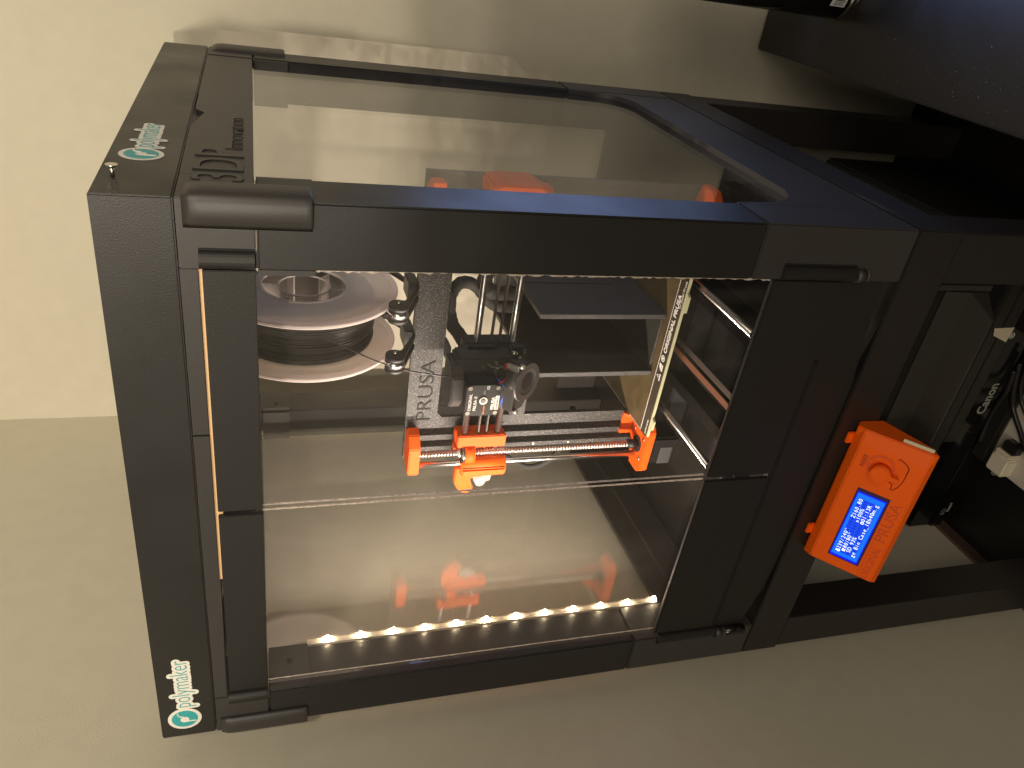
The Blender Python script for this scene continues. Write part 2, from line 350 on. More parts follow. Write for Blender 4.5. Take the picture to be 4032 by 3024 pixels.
def sawn(name, x, xw, y0, y1, z0, z1, parent, amp=.0006, n=70):
    bm = bmesh.new(); prev = None
    for i in range(n + 1):
        z = z0 + (z1 - z0) * i / n; j = random.uniform(-amp, amp); j2 = random.uniform(-amp * .4, amp * .4)
        row = [bm.verts.new(p) for p in ((x - xw + j, y0, z), (x + xw + j2, y0, z), (x + xw + j2, y1, z), (x - xw + j, y1, z))]
        if prev:
            for k in range(4): bm.faces.new([prev[k], prev[(k + 1) % 4], row[(k + 1) % 4], row[k]])
        else: bm.faces.new(row)
        prev = row
    bm.faces.new(prev); return finish(bm, name, edge, parent)
sawn('sawn_edge', -.0508, .0009, .0033, .0045, .136, .5585, dR, .0009, 120)
sawn('sawn_edge', -.2657, .0003, .0050, .0068, .136, .5585, dR, .0001)
sawn('sawn_edge', -.2700, .0005, .0037, .0052, .136, .5585, dL, .0003, 120)
sawn('sawn_edge', -.4870, .0003, .0037, .0046, .136, .5585, dL, .0003, 120)
for (x, s) in ((-.0440, 1), (-.5035, 0)):
    cyl('hinge_pin', (x, -.0010, .044), (x, -.0010, .0535), .0062, pl, en, 20)
    ring('hinge_ring', (x, -.0010, .0425), (0, 0, 1), [(.0035, 0), (.0060, 0), (.0060, .0012), (.0035, .0012)], pinm, en, 20)
    if s == 0: cyl('hinge_post', (x, -.0004, .014), (x, -.0004, .0424), .0058, foil_top, en, 20)
# LED strip
st = box('light_strip', -.4995, -.4962, .0512, .0582, .1050, .518, tube, en, .0012)
for k in range(12):
    z = .497 - .03527 * k
    box('light_diode', -.4972, -.4948, .0530, .0566, z - .0019, z + .0019, ledm, st, .0006)
    lamp('diode_light', 'AREA', (-.4943, .0570, z), (-.27, .28, z), .33, (1.0, .84, .71), shape='DISK', size=.004, spread=math.radians(165))
box('strip_core', -.4999, -.4996, .0515, .0580, .1050, .518, white, st, 0)
join_boxes('strip_solder_pads', [(-.4952, -.4946, .051, .0525, .3155, .3175), (-.4952, -.4946, .055, .0568, .3155, .3175), (-.4952, -.4946, .051, .0525, .3115, .3135), (-.4952, -.4946, .055, .0568, .3115, .3135)], chrome, st)
for (x, y, z) in ((-.4951, .030, .537), (-.4951, .512, .537)):
    cyl('screw_hole', (x, y, z), (x + .0008, y, z), .0028, groove, en, 16)
# embossed lettering on the right rail
XE = .0001
text('embossed_lettering', '3DP', (XE, .034, .5655), (0, 1, 0), (0, 0, 1), .050, pl, en, ext=.0007, sx=.92)
text('engraved_lettering', 'Innovation', (XE, .114, .5655), (0, 1, 0), (0, 0, 1), .021, bpy.data.materials['dark_groove'], en, ext=.00018, sx=1.12, off=-.0007)
# outline of the big letters: a slightly larger dark copy behind them
text('embossed_outline', '3DP', (XE - .0007, .034, .5655), (0, 1, 0), (0, 0, 1), .050, mat('shadow_groove', (.027, .025, .023), .7), en, ext=.0009, sx=.92, off=.0003)
# stickers
def sticker_at(fn, nrm, xd, s):
    """fn(u,v) -> point; u along reading, v up, metres from the circle's centre"""
    o0 = Vector(fn(0, 0)); n = Vector(nrm); lift = lambda k: o0 + n * (.0002 * k)
    xd = Vector(xd); up = Vector((0, 0, 1))
    par = cyl('logo_sticker', lift(0), lift(1), .0152 * s, sticker, en, 48)
    c1 = cyl('sticker_disc', lift(1), lift(2), .0118 * s, teal, par, 48)
    ps = lift(1) + xd * .0165 * s - up * .0068 * s
    text('sticker_outline', 'polymaker', ps, xd, up, .0235 * s, sticker, par, ext=.00003, halo=.0026, width=.0670)
    text('sticker_word', 'polymaker', ps + n * .00025, xd, up, .0235 * s, teal, par, ext=.00005, off=-.0003, width=.0670)
    box_c = lift(2.4) + xd * -.001 * s
    cyl('sticker_mark', box_c, box_c + n * .0002, .0040 * s, sticker, par, 24)
    tubep('sticker_mark_tail', [box_c + xd * (.0034 * s), box_c + xd * .006 * s + up * .005 * s, box_c + xd * .010 * s + up * .006 * s], .0007 * s, sticker, par, 6)
    tubep('sticker_mark_tail', [box_c - xd * (.0026 * s), box_c - xd * .003 * s - up * .0105 * s], .0007 * s, sticker, par, 6)
sticker_at(lambda u, v: (-.5230, -.0001, .6360), (0, -1, 0), (1, 0, 0), 1.0)
sticker_at(lambda u, v: (.0001, .0890, .6355), (1, 0, 0), (0, 1, 0), 1.0)
sc_ = cyl('protruding_screw', (.0, .036, .6475), (.0060, .036, .6475), .0014, chrome, en, 14)
cyl('screw_head', (.0060, .036, .6475), (.0080, .036, .6475), .0022, chrome, sc_, 20, r1=.0040)
# ------------------------------------------------------------------ 3D printer
pr = thing('desktop_printer', 'speckled grey framed 3D printer with orange brackets inside the enclosure', '3D printer', (-.235, .265, 0))
FY = .262
bm = bmesh.new(); vc = {}
def fv(x, y, z):
    k = (x, y, z)
    if k not in vc: vc[k] = bm.verts.new(k)
    return vc[k]
pieces = [[(-.420, .030), (-.360, .030), (-.360, .344), (-.360, .350), (-.360, .389), (-.420, .389)], [(-.360, .344), (-.353, .350), (-.360, .350)],
          [(-.360, .350), (-.353, .350), (-.094, .350), (-.088, .350), (-.088, .389), (-.360, .389)], [(-.094, .350), (-.088, .344), (-.088, .350)],
          [(-.088, .030), (-.050, .030), (-.050, .389), (-.088, .389), (-.088, .350), (-.088, .344)]]
cnt = {}
for p in pieces:
    bm.faces.new([fv(x, FY, z) for x, z in p]); bm.faces.new([fv(x, FY + .006, z) for x, z in p][::-1])
    for i in range(len(p)): k = frozenset((p[i], p[(i + 1) % len(p)])); cnt[k] = cnt.get(k, 0) + 1
for k, c in cnt.items():
    if c == 1:
        (x0, z0), (x1, z1) = tuple(k); bm.faces.new([fv(x0, FY, z0), fv(x1, FY, z1), fv(x1, FY + .006, z1), fv(x0, FY + .006, z0)])
frame = finish(bm, 'frame', spk, pr)
text('frame_lettering', 'PRUSA', (-.3655, FY - .0003, .3585), (1, 0, 0), (0, 0, 1), .0265, groove, frame, ext=.0004, off=-.0003, sx=1.13)
for z in (.322, .262, .196, .150): cyl('frame_hole', (-.372, FY - .0005, z), (-.372, FY + .002, z), .0013, groove, frame, 12)
for z in (.300, .215, .165, .130): cyl('frame_rivet', (-.408, FY - .0008, z), (-.408, FY + .002, z), .0015, chrome, frame, 12)
box('frame_foot_bar', -.420, -.050, FY - .006, FY + .030, .0012, .030, blackp, pr, .002)
# z rods and lead screws
ZY = .235
for (xr, xs) in ((-.4125, -.3965), (-.0635, -.0795)):
    cyl('smooth_rod', (xr, ZY, .078), (xr, ZY, .3738), .0040, steel, pr, 32)
    cyl('lead_screw', (xs, ZY, .074), (xs, ZY, .3736), .0042, thr, pr, 32)
    s = 1 if xr < -.2 else -1
    # upper orange bracket: wedge shaped plate
    def X(v): return v if s == 1 else -.476 - v
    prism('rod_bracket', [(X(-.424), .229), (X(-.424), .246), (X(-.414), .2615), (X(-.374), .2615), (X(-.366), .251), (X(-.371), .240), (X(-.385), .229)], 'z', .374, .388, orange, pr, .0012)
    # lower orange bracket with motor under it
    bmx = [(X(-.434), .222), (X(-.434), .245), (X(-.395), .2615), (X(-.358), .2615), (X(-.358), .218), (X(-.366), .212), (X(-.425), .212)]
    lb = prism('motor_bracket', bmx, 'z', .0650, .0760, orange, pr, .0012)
    prism('bracket_web', [(.2612, .077), (.2612, .094), (.256, .094), (.248, .084), (.244, .077)], 'x', X(-.3610), X(-.3650), orange, lb, .0006)
    box('bracket_back', min(X(-.3655), X(-.3950)), max(X(-.3655), X(-.3950)), .2580, .2615, .0765, .0940, orange, lb, .0008)
    ring('bracket_bore', (xs, ZY, .0760), (0, 0, 1), [(.0075, 0), (.0115, 0), (.0115, .0012), (.0075, .0012)], groove, lb, 32)
    cyl('coupler', (xs, ZY, .0765), (xs, ZY, .090), .0062, blackm, lb, 24)
    for (dx, dy) in ((-.0155, -.0155), (.0155, -.0155), (-.0155, .0155), (.0155, .0155)):
        cyl('bracket_screw', (X(-.396) + dx * s, ZY + dy * .9, .0760), (X(-.396) + dx * s, ZY + dy * .9, .0775), .0024, chrome, lb, 12)
    mo = box('axis_motor', X(-.4175), X(-.3755), .2145, .2565, .0265, .0645, blackm, pr, .003)
    box('motor_label', X(-.4165) if s == 1 else X(-.3765), X(-.3905) if s == 1 else X(-.4025), .2141, .2144, .034, .052, mat('motor_label_grey', (.05, .05, .05), .5) if s == 1 else bpy.data.materials['motor_label_grey'], mo, 0)
# x ends
def xend(s):
    def X(v): return v if s == 1 else -.476 - v
    bx = lambda n, a, b_, *r, **k: box(n, min(X(a), X(b_)), max(X(a), X(b_)), *r, **k)
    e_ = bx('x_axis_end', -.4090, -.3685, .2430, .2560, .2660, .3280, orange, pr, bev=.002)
    bx('x_end_edge', -.3865, -.3690, .2300, .2428, .2660, .3280, orange, e_, bev=.0012)
    cyl('rod_holder', (X(-.4135), ZY - .001, .2625), (X(-.4135), ZY - .001, .3215), .0098, orange, e_, 28)
    cyl('rod_holder_slit', (X(-.4140), ZY - .0112, .2640), (X(-.4140), ZY - .0112, .3200), .0006, groove, e_, 6)
    bx('holder_flange', -.4270, -.4160, .2230, .2400, .2620, .3205, orange, e_, bev=.002)
    cyl('nut_collar', (X(-.3965), ZY - .0015, .3055), (X(-.3965), ZY - .0015, .3185), .0128, orange, e_, 32)
    cyl('trapezoid_nut', (X(-.3965), ZY - .0015, .3187), (X(-.3965), ZY - .0015, .3215), .0125, mat('dark_nut', (.25, .24, .22), .3, 1.0) if s == 1 else bpy.data.materials['dark_nut'], e_, 32)
    cyl('nut_core', (X(-.3965), ZY - .0015, .3216), (X(-.3965), ZY - .0015, .3260), .0062, steel, e_, 24)
    if s == 1:
        prism('tensioner_arm', [(-.4160, .3265), (-.4380, .3275), (-.4480, .3230), (-.4565, .3150), (-.4575, .3070), (-.4520, .3010), (-.4460, .3020), (-.4400, .3060), (-.4330, .3080), (-.4300, .3000), (-.4290, .2900), (-.4300, .2810), (-.4310, .2760), (-.4250, .2700), (-.4160, .2670)], 'y', .2280, .2380, orange, e_, .0012)
        cyl('arm_screw', (-.4510, .2270, .3075), (-.4510, .2280, .3075), .0026, chrome, e_, 16)
        q = [(-.4290, .3040), (-.4420, .3000), (-.4440, .2900), (-.4400, .2790), (-.4310, .2780)]
        prism('pulley_guard', q, 'y', .2300, .2325, clearp, e_, .0004)
        cyl('clear_knob', (-.4385, .2255, .2935), (-.4385, .2298, .2935), .0066, clearp, e_, 28)
        cyl('knob_screw', (-.4385, .2248, .2935), (-.4385, .2256, .2935), .0018, brass, e_, 12)
        cyl('idler_pulley', (-.4300, .2330, .2930), (-.4300, .2430, .2930), .0090, steel, e_, 28)
    else:
        prism('motor_cover', [(X(-.4100), .3290), (X(-.4270), .3290), (X(-.4300), .3200), (X(-.4300), .2780), (X(-.4220), .2640), (X(-.4100), .2640)], 'y', .212, .262, orange, e_, .002)
    return e_
xend(1); xend(-1)
# x rods and belts
for z in (.3190, .2765): cyl('smooth_rod', (-.405, .2380, z), (-.066, .2380, z), .0040, steel, pr, 32)
for z in (.3020, .2915): box('toothed_belt', -.425, -.055, .2350, .2410, z - .0007, z + .0007, beltm, pr, 0)
jb = []
for k in range(150):
    x = -.42 + k * .00235
    for z in (.3020, .2915): jb.append((x, x + .0011, .2352, .2408, z + .0007 if z < .3 else z - .0014, z + .0014 if z < .3 else z - .0007))
bt = join_boxes('belt_teeth', jb, beltm, pr); bt['kind'] = 'stuff'
# extruder
ex = box('extruder_body', -.3010, -.2400, .2020, .2300, .2760, .3500, blackp, pr, .003)
prism('extruder_cover', [(-.3010, .1960), (-.3010, .2300), (-.2480, .2300), (-.2480, .2020), (-.2600, .1900), (-.2880, .1860)], 'z', .3420, .3560, dustp, ex, .0015)
box('carriage', -.2820, -.2380, .2310, .2560, .2700, .3340, blackp, ex, .003)
prism('cable_clamp', [(.3000, .334), (.3380, .334), (.3420, .328), (.3420, .320), (.3000, .320)] if False else [(-.2600, .2980), (-.2600, .3370), (-.2480, .3400), (-.2400, .3340), (-.2400, .2980)], 'y', .2180, .2420, dustp, ex, .0015)
mo = prism('extruder_motor', [(-.2970, .3080), (-.2930, .3040), (-.2620, .3040), (-.2580, .3080), (-.2580, .3380), (-.2620, .3420), (-.2930, .3420), (-.2970, .3380)], 'y', .1740, .2010, blackm, ex, .0006)
MY = .1725
lab = prism('motor_plate', [(-.2985, .3065), (-.2950, .3025), (-.2610, .3025), (-.2580, .3065), (-.2580, .3395), (-.2610, .3430), (-.2950, .3430), (-.2985, .3395)], 'y', MY, .1738, blackm, mo, .0003, 1)
for (x, z) in ((-.2945, .3390), (-.2618, .3390), (-.2945, .3070), (-.2618, .3070)):
    cyl('plate_screw', (x, MY - .0008, z), (x, MY, z), .0026, chrome, mo, 16)
ring('shaft_boss', (-.2783, MY, .3225), (0, -1, 0), [(.0028, 0), (.0048, 0), (.0048, .0009), (.0028, .0009)], brass, mo, 24)
cyl('motor_shaft', (-.2783, MY - .0016, .3225), (-.2783, MY, .3225), .0022, steel, mo, 16)
T = lambda s_, x, z, sz, m_, **k: text('plate_lettering', s_, (x, MY - .00025, z), (1, 0, 0), (0, 0, 1), sz, m_, mo, ext=.00008, **k)
T('ORIGINAL', -.2915, .3360, .0049, white); T('PRUSA i3', -.2915, .3300, .0049, white)
T('Extruder', -.2963, .3200, .0032, yellow); T('CE', -.2640, .3170, .0042, white)
T('LDO', -.2700, .3215, .0026, greyl); T('PRUSA', -.2905, .3092, .0056, white, off=.0001)
box('plate_badge', -.2905, -.2722, MY - .0003, MY - .0001, .3042, .3084, white, mo, 0)
text('badge_lettering', 'RESEARCH', (-.2898, MY - .0005, .3050), (1, 0, 0), (0, 0, 1), .0034, blackm, mo, ext=.00008)
tubep('motor_wire', [(-.2870, .1760, .3035), (-.2770, .1700, .2995), (-.2640, .1705, .2985), (-.2590, .1750, .3020), (-.2570, .1850, .3060)], .0009, blue, mo)
tubep('motor_wire', [(-.2850, .1760, .3030), (-.2750, .1710, .3005), (-.2630, .1720, .3000), (-.2580, .1800, .3050)], .0008, blue, mo)
tubep('motor_wire', [(-.2600, .1780, .3060), (-.2560, .1760, .3020), (-.2575, .1850, .2960)], .0008, red, mo)
# hotend side: fan duct block, dusty ramp and blower
prism('fan_shroud', [(-.2990, .3010), (-.2560, .3010), (-.2500, .2900), (-.2500, .2760), (-.2990, .2760)], 'y', .1860, .2018, blackp, ex, .0015)
prism('dusty_ramp', [(.2015, .3020), (.1780, .2930), (.1780, .2860), (.2015, .2820)], 'x', -.2760, -.2520, dustp, ex, .0008)
box('print_duct', -.3020, -.2760, .1740, .1950, .2700, .2880, rubber, ex, .002)
nb = Vector((.06, -.80, -.60)).normalized(); cb = Vector((-.2560, .1740, .2745))
bl = cyl('blower', cb, cb + nb * -.0140, .0235, rubber, ex, 48); 
ring('blower_lip', cb, nb, [(.0125, .0), (.0235, .0), (.0228, .0012), (.0160, .0012), (.0140, .0006), (.0125, .0004)], rubber, bl, 48)
cyl('blower_rotor', cb + nb * .0002, cb + nb * .0006, .0100, blackm, bl, 32)
ring('blower_inlet', cb, nb, [(.0101, .0001), (.0126, .0001), (.0126, .0003), (.0101, .0003)], groove, bl, 40)
ul = Vector((-1, 0, 0)); ul = (ul - nb * ul.dot(nb)).normalized(); uo = nb.cross(ul)
for a_ in (1, -1):
    pass
def slab(name, pts, m_, par, n_=nb, c_=cb, th=.0140):
    bm = bmesh.new(); A = [bm.verts.new(c_ + ul * p + uo * q - n_ * .0004) for p, q in pts]; B = [bm.verts.new(c_ + ul * p + uo * q - n_ * th) for p, q in pts]
    bm.faces.new(A); bm.faces.new(B[::-1])
    for i in range(len(A)): bm.faces.new([A[i], A[(i + 1) % len(A)], B[(i + 1) % len(A)], B[i]])
    return finish(bm, name, m_, par, .0006, 1)
slab('blower_outlet', [(.002, -.0235), (.031, -.0235), (.031, -.003), (.010, .012), (.0, .0)], rubber, bl)
slab('blower_ear', [(-.012, -.016), (-.026, -.019), (-.029, -.014), (-.018, .0)], rubber, bl)
for (p, q) in ((.029, -.020), (-.026, -.016)):
    c0 = cb + ul * p + uo * q; cyl('blower_screw', c0, c0 + nb * .005, .0026, brass, bl, 16)
    cyl('screw_sleeve', c0 - nb * .013, c0, .0024, blackm, bl, 14)
cyl('probe', (-.2480, .1950, .2935), (-.2480, .1950, .2795), .0040, brass, ex, 20); cyl('probe_tip', (-.2480, .1950, .2950), (-.2480, .1950, .2935), .0040, red, ex, 20)
box('probe_holder', -.2420, -.2300, .2050, .2200, .2690, .2860, blackp, ex, .002)
cyl('holder_screw', (-.2360, .2040, .2800), (-.2360, .2040, .2860), .0024, chrome, ex, 14)
for (x, z) in ((-.2560, .3000), (-.2470, .3020), (-.2520, .3180)): cyl('body_screw', (x, .2000, z), (x, .2016, z), .0022, chrome, ex, 14)
tubep('probe_cable', [(-.2480, .1950, .2950), (-.2500, .1980, .3080), (-.2460, .2030, .3150), (-.2440, .2060, .3080), (-.2520, .1960, .2960), (-.2600, .1880, .2900)], .0016, cablem, ex)
tubep('fan_wire', [(-.2580, .1850, .2900), (-.2520, .1880, .2860), (-.2450, .1930, .2780)], .0009, yellow, ex)
tubep('fan_wire', [(-.2560, .1880, .2860), (-.2480, .1950, .2740), (-.2440, .2000, .2700)], .0009, yellow, ex)
for k in range(5): box('heatsink_fin', -.2640, -.2480, .1900, .2010, .2760 + k * .0026, .2770 + k * .0026, brass, ex, 0)
cyl('nozzle', (-.2640, .2130, .2690), (-.2640, .2130, .2530), .0040, brass, ex, 16, r1=.0010)
tubep('cable_sleeve', [(-.2560, .2480, .3250), (-.2500, .2750, .3300), (-.2500, .3050, .3330), (-.2320, .3330, .3320), (-.2150, .3450, .3180), (-.2220, .3550, .2950), (-.2450, .3500, .2700), (-.2500, .3500, .2400)], .0082, sleeve, pr, wob=.10)
tubep('cable_sleeve', [(-.1750, .3000, .2980), (-.2000, .3150, .2950), (-.2150, .3300, .2850), (-.2250, .3400, .2700), (-.2300, .3500, .2400)], .0095, sleeve, pr, wob=.12)
tubep('bed_cable', [(-.4400, .3000, .2600), (-.4550, .2900, .2300), (-.4620, .2800, .2050), (-.4480, .2800, .1750), (-.4200, .3000, .1500), (-.3900, .3200, .1400)], .0042, sleeve, pr)
# y rods, belt, feet and bed
for x in (-.3250, -.1520): cyl('smooth_rod', (x, .0900, .066), (x, .4700, .066), .0042, steel, pr, 24)
box('y_belt', -.2560, -.2480, .0950, .4600, .0560, .0572, copper, pr, 0)
box('y_belt', -.2560, -.2480, .0950, .4600, .0400, .0412, beltm, pr, 0)
for x in (-.3080, -.1720): box('side_extrusion', x - .008, x + .008, .0700, .4800, .0100, .0380, blackm, pr, .001)
box('front_plate', -.3500, -.1250, .0820, .0880, .0100, .0480, blackp, pr, .001)
BX0, BX1, BY0, BY1, BZ = -.3620, -.1080, .2020, .4430, .0900
bed = box('heated_bed', BX0 + .001, BX1 - .001, BY0 - .002, BY1, .0832, .0862, pcb, pr, .0004)
box('bed_insulation', BX0 + .004, BX1 - .004, BY0 + .003, BY1, .0800, .0831, blackm, bed, 0)
sheet = prism('steel_sheet', [(BX0, BY0), (BX1, BY0), (BX1, BY1), (BX0, BY1)], 'z', .0866, .0874, pei_e, bed)
box('print_surface', BX0 + .0020, BX1 - .002, BY0 + .0165, BY1 - .001, .0875, .0877, pei, bed, 0)
join_boxes('print_area_line', [(BX0 + .0014, BX1 - .0014, BY0 + .0158, BY0 + .0162, .0875, .0878), (BX0 + .0014, BX0 + .0018, BY0 + .0158, BY1, .0875, .0878)], white, bed)
for (x0, x1) in ((-.3500, -.3400), (-.1830, -.1660)): prism('bed_tab', [(x0, BY0 - .002), (x0 + .003, BY0 - .0075), (x1 + .006, BY0 - .0075), (x1 + .009, BY0 - .002)], 'z', .0832, .0860, pcb, bed)
BT = lambda s_, x, y, sz, **k: text('sheet_lettering', s_, (x, y, .0879), (1, 0, 0), (0, 1, 0), sz, white, bed, ext=.00006, **k)
BT('ORIGINAL PRUSA', -.2420, BY0 + .0045, .0100, off=.0003); BT('by Josef Prusa', -.1790, BY0 + .0005, .0062); BT('print area', -.3580, BY0 + .0020, .0052)
prism('warning_mark', [(-.2800, BY0 + .004), (-.2700, BY0 + .004), (-.2750, BY0 + .013)], 'z', .0875, .0878, white, bed)
prism('warning_mark_core', [(-.2783, BY0 + .0053), (-.2717, BY0 + .0053), (-.2750, BY0 + .0112)], 'z', .0879, .0880, pei_e, bed)
box('warning_stroke', -.2754, -.2746, BY0 + .0062, BY0 + .0095, .0881, .0882, white, bed, 0)
prism('heat_mark', [(-.2665, BY0 + .004), (-.2580, BY0 + .004), (-.2580, BY0 + .006), (-.2665, BY0 + .006)], 'z', .0875, .0878, white, bed)
prism('heat_mark', [(-.2665, BY0 + .0075), (-.2620, BY0 + .012), (-.2575, BY0 + .0125), (-.2580, BY0 + .0075)], 'z', .0875, .0878, white, bed)
ring('no_touch_mark', (-.2500, BY0 + .0085, .0876), (0, 0, 1), [(.0032, 0), (.0043, 0), (.0043, .0002), (.0032, .0002)], white, bed, 28)
box('no_touch_hand', -.2518, -.2482, BY0 + .0070, BY0 + .0102, .0876, .0878, white, bed, 0)
# printed bin
bn = thing('printed_bin', 'half finished tall black bin on the gold print sheet', 'bin', (-.24, .30, .088))
Z0, Z1 = .0884, .2500
box('bin_wall', -.2835, -.2770, .2270, .4200, Z0, Z1, printm, bn, .0006)
box('bin_wall', -.2045, -.1980, .2270, .4200, Z0, Z1, printm, bn, .0006)
box('bin_back', -.2768, -.2047, .4100, .4200, Z0, Z1, printm, bn, .0004)
box('bin_floor', -.2768, -.2047, .2320, .4098, Z0, .0910, printm, bn, .0003)
box('bin_groove', -.1981, -.1976, .3120, .3140, .128, Z1 - .001, groove, bn, 0)
# spool holder and spool
for xh, lb_ in ((-.1830, 'black roller clamp carrying the flange nearer the right post'), (-.2430, 'black roller clamp carrying the flange farther from the right post')):
    h = thing('roller_clamp', lb_, 'spool holder', (xh, .265, .389), 'roller clamps on the printer frame')
    box('clamp_base', xh - .0110, xh + .0110, .2500, .2810, .3895, .4010, blackp, h, .001)
    box('clamp_tail', xh - .0240, xh - .0090, .2550, .2612, .3400, .3895, blackp, h, .001) if False else None
    prism('clip', [(xh - .004, .3495), (xh - .014, .3430), (xh - .030, .3430), (xh - .030, .3495)], 'y', .2560, .2720, blackp, h, .0008)
    for sy in (-1, 1):
        yb = .265 + sy * .065
        prism('arm', [(.265 + sy * .012, .3895), (yb - sy * .010, .4100), (yb, .4290), (yb + sy * .008, .4270), (yb + sy * .008, .4120), (.265 + sy * .020, .3895)], 'x', xh + .0040, xh + .0095, blackp, h, .0008)
        prism('arm', [(.265 + sy * .012, .3895), (yb - sy * .010, .4100), (yb, .4290), (yb + sy * .008, .4270), (yb + sy * .008, .4120), (.265 + sy * .020, .3895)], 'x', xh - .0095, xh - .0040, blackp, h, .0008)
        cyl('bearing', (xh - .0036, yb, .4195), (xh + .0036, yb, .4195), .0108, steel, h, 32)
        cyl('bearing_cheek', (xh + .0040, yb, .4195), (xh + .0098, yb, .4195), .0105, blackp, h, 28)
        cyl('bearing_cheek', (xh - .0098, yb, .4195), (xh - .0040, yb, .4195), .0105, blackp, h, 28)
        cyl('axle_bolt', (xh + .0098, yb, .4195), (xh + .0130, yb, .4195), .0022, chrome, h, 14)
sp = thing('filament_spool', 'clear plastic spool wound with black filament above the printer frame', 'spool', (-.215, .265, .5105))
SC = Vector((0, .265, .5110))
for xf, d in ((-.1830, 1), (-.2430, -1)):
    f = ring('flange', (xf, SC.y, SC.z), (1, 0, 0), [(.0460, -.0010), (.0460, .0010), (.0925, .0010), (.0925, -.0010)], spool_m, sp, 96)
    ring('flange_rim', (xf, SC.y, SC.z), (1, 0, 0), [(.0925, -.0022), (.0925, .0022), (.0992, .0022), (.1000, .0012), (.1000, -.0012), (.0992, -.0022)], spool_e, f, 96)
    ring('opening_rim', (xf, SC.y, SC.z), (1, 0, 0), [(.0440, -.0016), (.0440, .0016), (.0468, .0016), (.0468, -.0016)], spool_e, f, 72)
ring('hub', (-.2130, SC.y, SC.z), (1, 0, 0), [(.0262, -.030), (.0262, .0285), (.0275, .0285), (.0275, -.030)], spool_c, sp, 64)
ring('hub_rim', (-.1845, SC.y, SC.z), (1, 0, 0), [(.0260, 0), (.0260, .0012), (.0278, .0012), (.0278, 0)], spool_e, sp, 64)
ring('drum', (-.2130, SC.y, SC.z), (1, 0, 0), [(.0440, -.029), (.0440, .029), (.0455, .029), (.0455, -.029)], spool_c, sp, 64)
for k in range(6):
    t = math.radians(20 + 60 * k); e0 = Vector((0, math.cos(t), math.sin(t))); 
    a = SC + e0 * .0270; b_ = SC + e0 * .0445; nn = Vector((0, -e0.z, e0.y)) * .0008
    bm = bmesh.new(); vs = []
    for xx in (-.238, -.185):
        for p in (a - nn, a + nn, b_ + nn, b_ - nn): vs.append(bm.verts.new((xx, p.y, p.z)))
    for q in ((0, 1, 2, 3), (7, 6, 5, 4), (0, 4, 5, 1), (1, 5, 6, 2), (2, 6, 7, 3), (3, 7, 4, 0)): bm.faces.new([vs[i] for i in q])
    finish(bm, 'spoke', spoke_m, sp)
# wound filament: many side-by-side loops with slight unevenness
prof = []; nw = 26
prof.append((.0460, -.0272))
for k in range(nw):
    x0 = -.0270 + .054 * k / nw; w_ = .054 / nw; rr = .0735 + .0016 * math.sin(k * .9) + random.uniform(-.0005, .0005)
    for j in range(4):
        t = math.pi * (j + .5) / 4; prof.append((rr + .0009 * math.sin(t), x0 + w_ * .5 - w_ * .5 * math.cos(t)))
prof.append((.0460, .0272))
ring('wound_filament', (-.2130, SC.y, SC.z), (1, 0, 0), prof, filam, sp, 96)
tubep('filament_strand', [(-0.202, 0.188, 0.5023), (-0.2187, 0.19, 0.4723), (-0.2368, 0.193, 0.4407), (-0.2526, 0.197, 0.4027), (-0.266, 0.204, 0.3506)], .0009, filam, sp)
for k in range(9):
    z = .548 - k * .0035
    pass
# label on flange
box('spool_label', -.1812, -.1808, .2900, .3300, .5500, .5900, mat('spool_paper', (.5, .44, .33), .6), sp, 0)
# ------------------------------------------------------------------ LCD control box
lc = thing('control_panel', 'orange control box with a lit blue display hung on the table edge', 'control panel', (-.29, -.03, -.05))
X0, X1 = -.3760, -.2050
prof = [(.0015, -.0265), (-.0060, -.0195), (-.0185, -.0180), (-.0655, -.0620), (-.0640, -.0720), (-.0520, -.0760), (.0, -.0550)]
bm = bmesh.new(); rings_ = []
for x, k in ((X0, .0060), (X0 + .0050, 0), (X1 - .0130, 0), (X1, .0060)):
    cy = sum(p[0] for p in prof) / len(prof); cz = sum(p[1] for p in prof) / len(prof)
    row = []
    for (y, z) in prof:
        v = Vector((.68, -.73)) * k if (k and y < -.007 and z > -.070) else Vector((0, 0))
        row.append(bm.verts.new((x, y + v.x, z + v.y)))
    rings_.append(row)
for i in range(3):
    for j in range(len(prof)): bm.faces.new([rings_[i][j], rings_[i][(j + 1) % len(prof)], rings_[i + 1][(j + 1) % len(prof)], rings_[i + 1][j]])
bm.faces.new(rings_[0]); bm.faces.new(rings_[-1][::-1])
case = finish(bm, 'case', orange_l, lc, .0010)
P1 = Vector((0, -.0185, -.0180)); P2 = Vector((0, -.0655, -.0620)); vd = (P2 - P1).normalized(); L_ = (P2 - P1).length; nd = Vector((0, vd.z, -vd.y)); nd = nd if nd.z > 0 else -nd; nd = Vector((0, -abs(nd.y), abs(nd.z)))
up = -vd
def F(x, v, h=0): return Vector((x, 0, 0)) + P1 + vd * v + nd * h     # v: metres down the sloping face
def quadbox(name, x0, x1, v0, v1, h0, h1, m_, par, bev=0):
    bm = bmesh.new(); vs = [bm.verts.new(F(x, v, h)) for h in (h0, h1) for (x, v) in ((x0, v0), (x1, v0), (x1, v1), (x0, v1))]
    for f in ((0, 1, 2, 3), (7, 6, 5, 4), (0, 4, 5, 1), (1, 5, 6, 2), (2, 6, 7, 3), (3, 7, 4, 0)): bm.faces.new([vs[i] for i in f])
    return finish(bm, name, m_, par, bev, 1)
sx0, sx1, v0, v1 = -.3590, -.2670, .0150, .0475
scr = quadbox('display', sx0, sx1, v0, v1, -.001, .0005, lcd_bez, lc)
quadbox('display_glow', sx0 + .0015, sx1 - .0040, v0 + .0014, v1 - .0022, .0005, .0008, lcd_rim, scr)
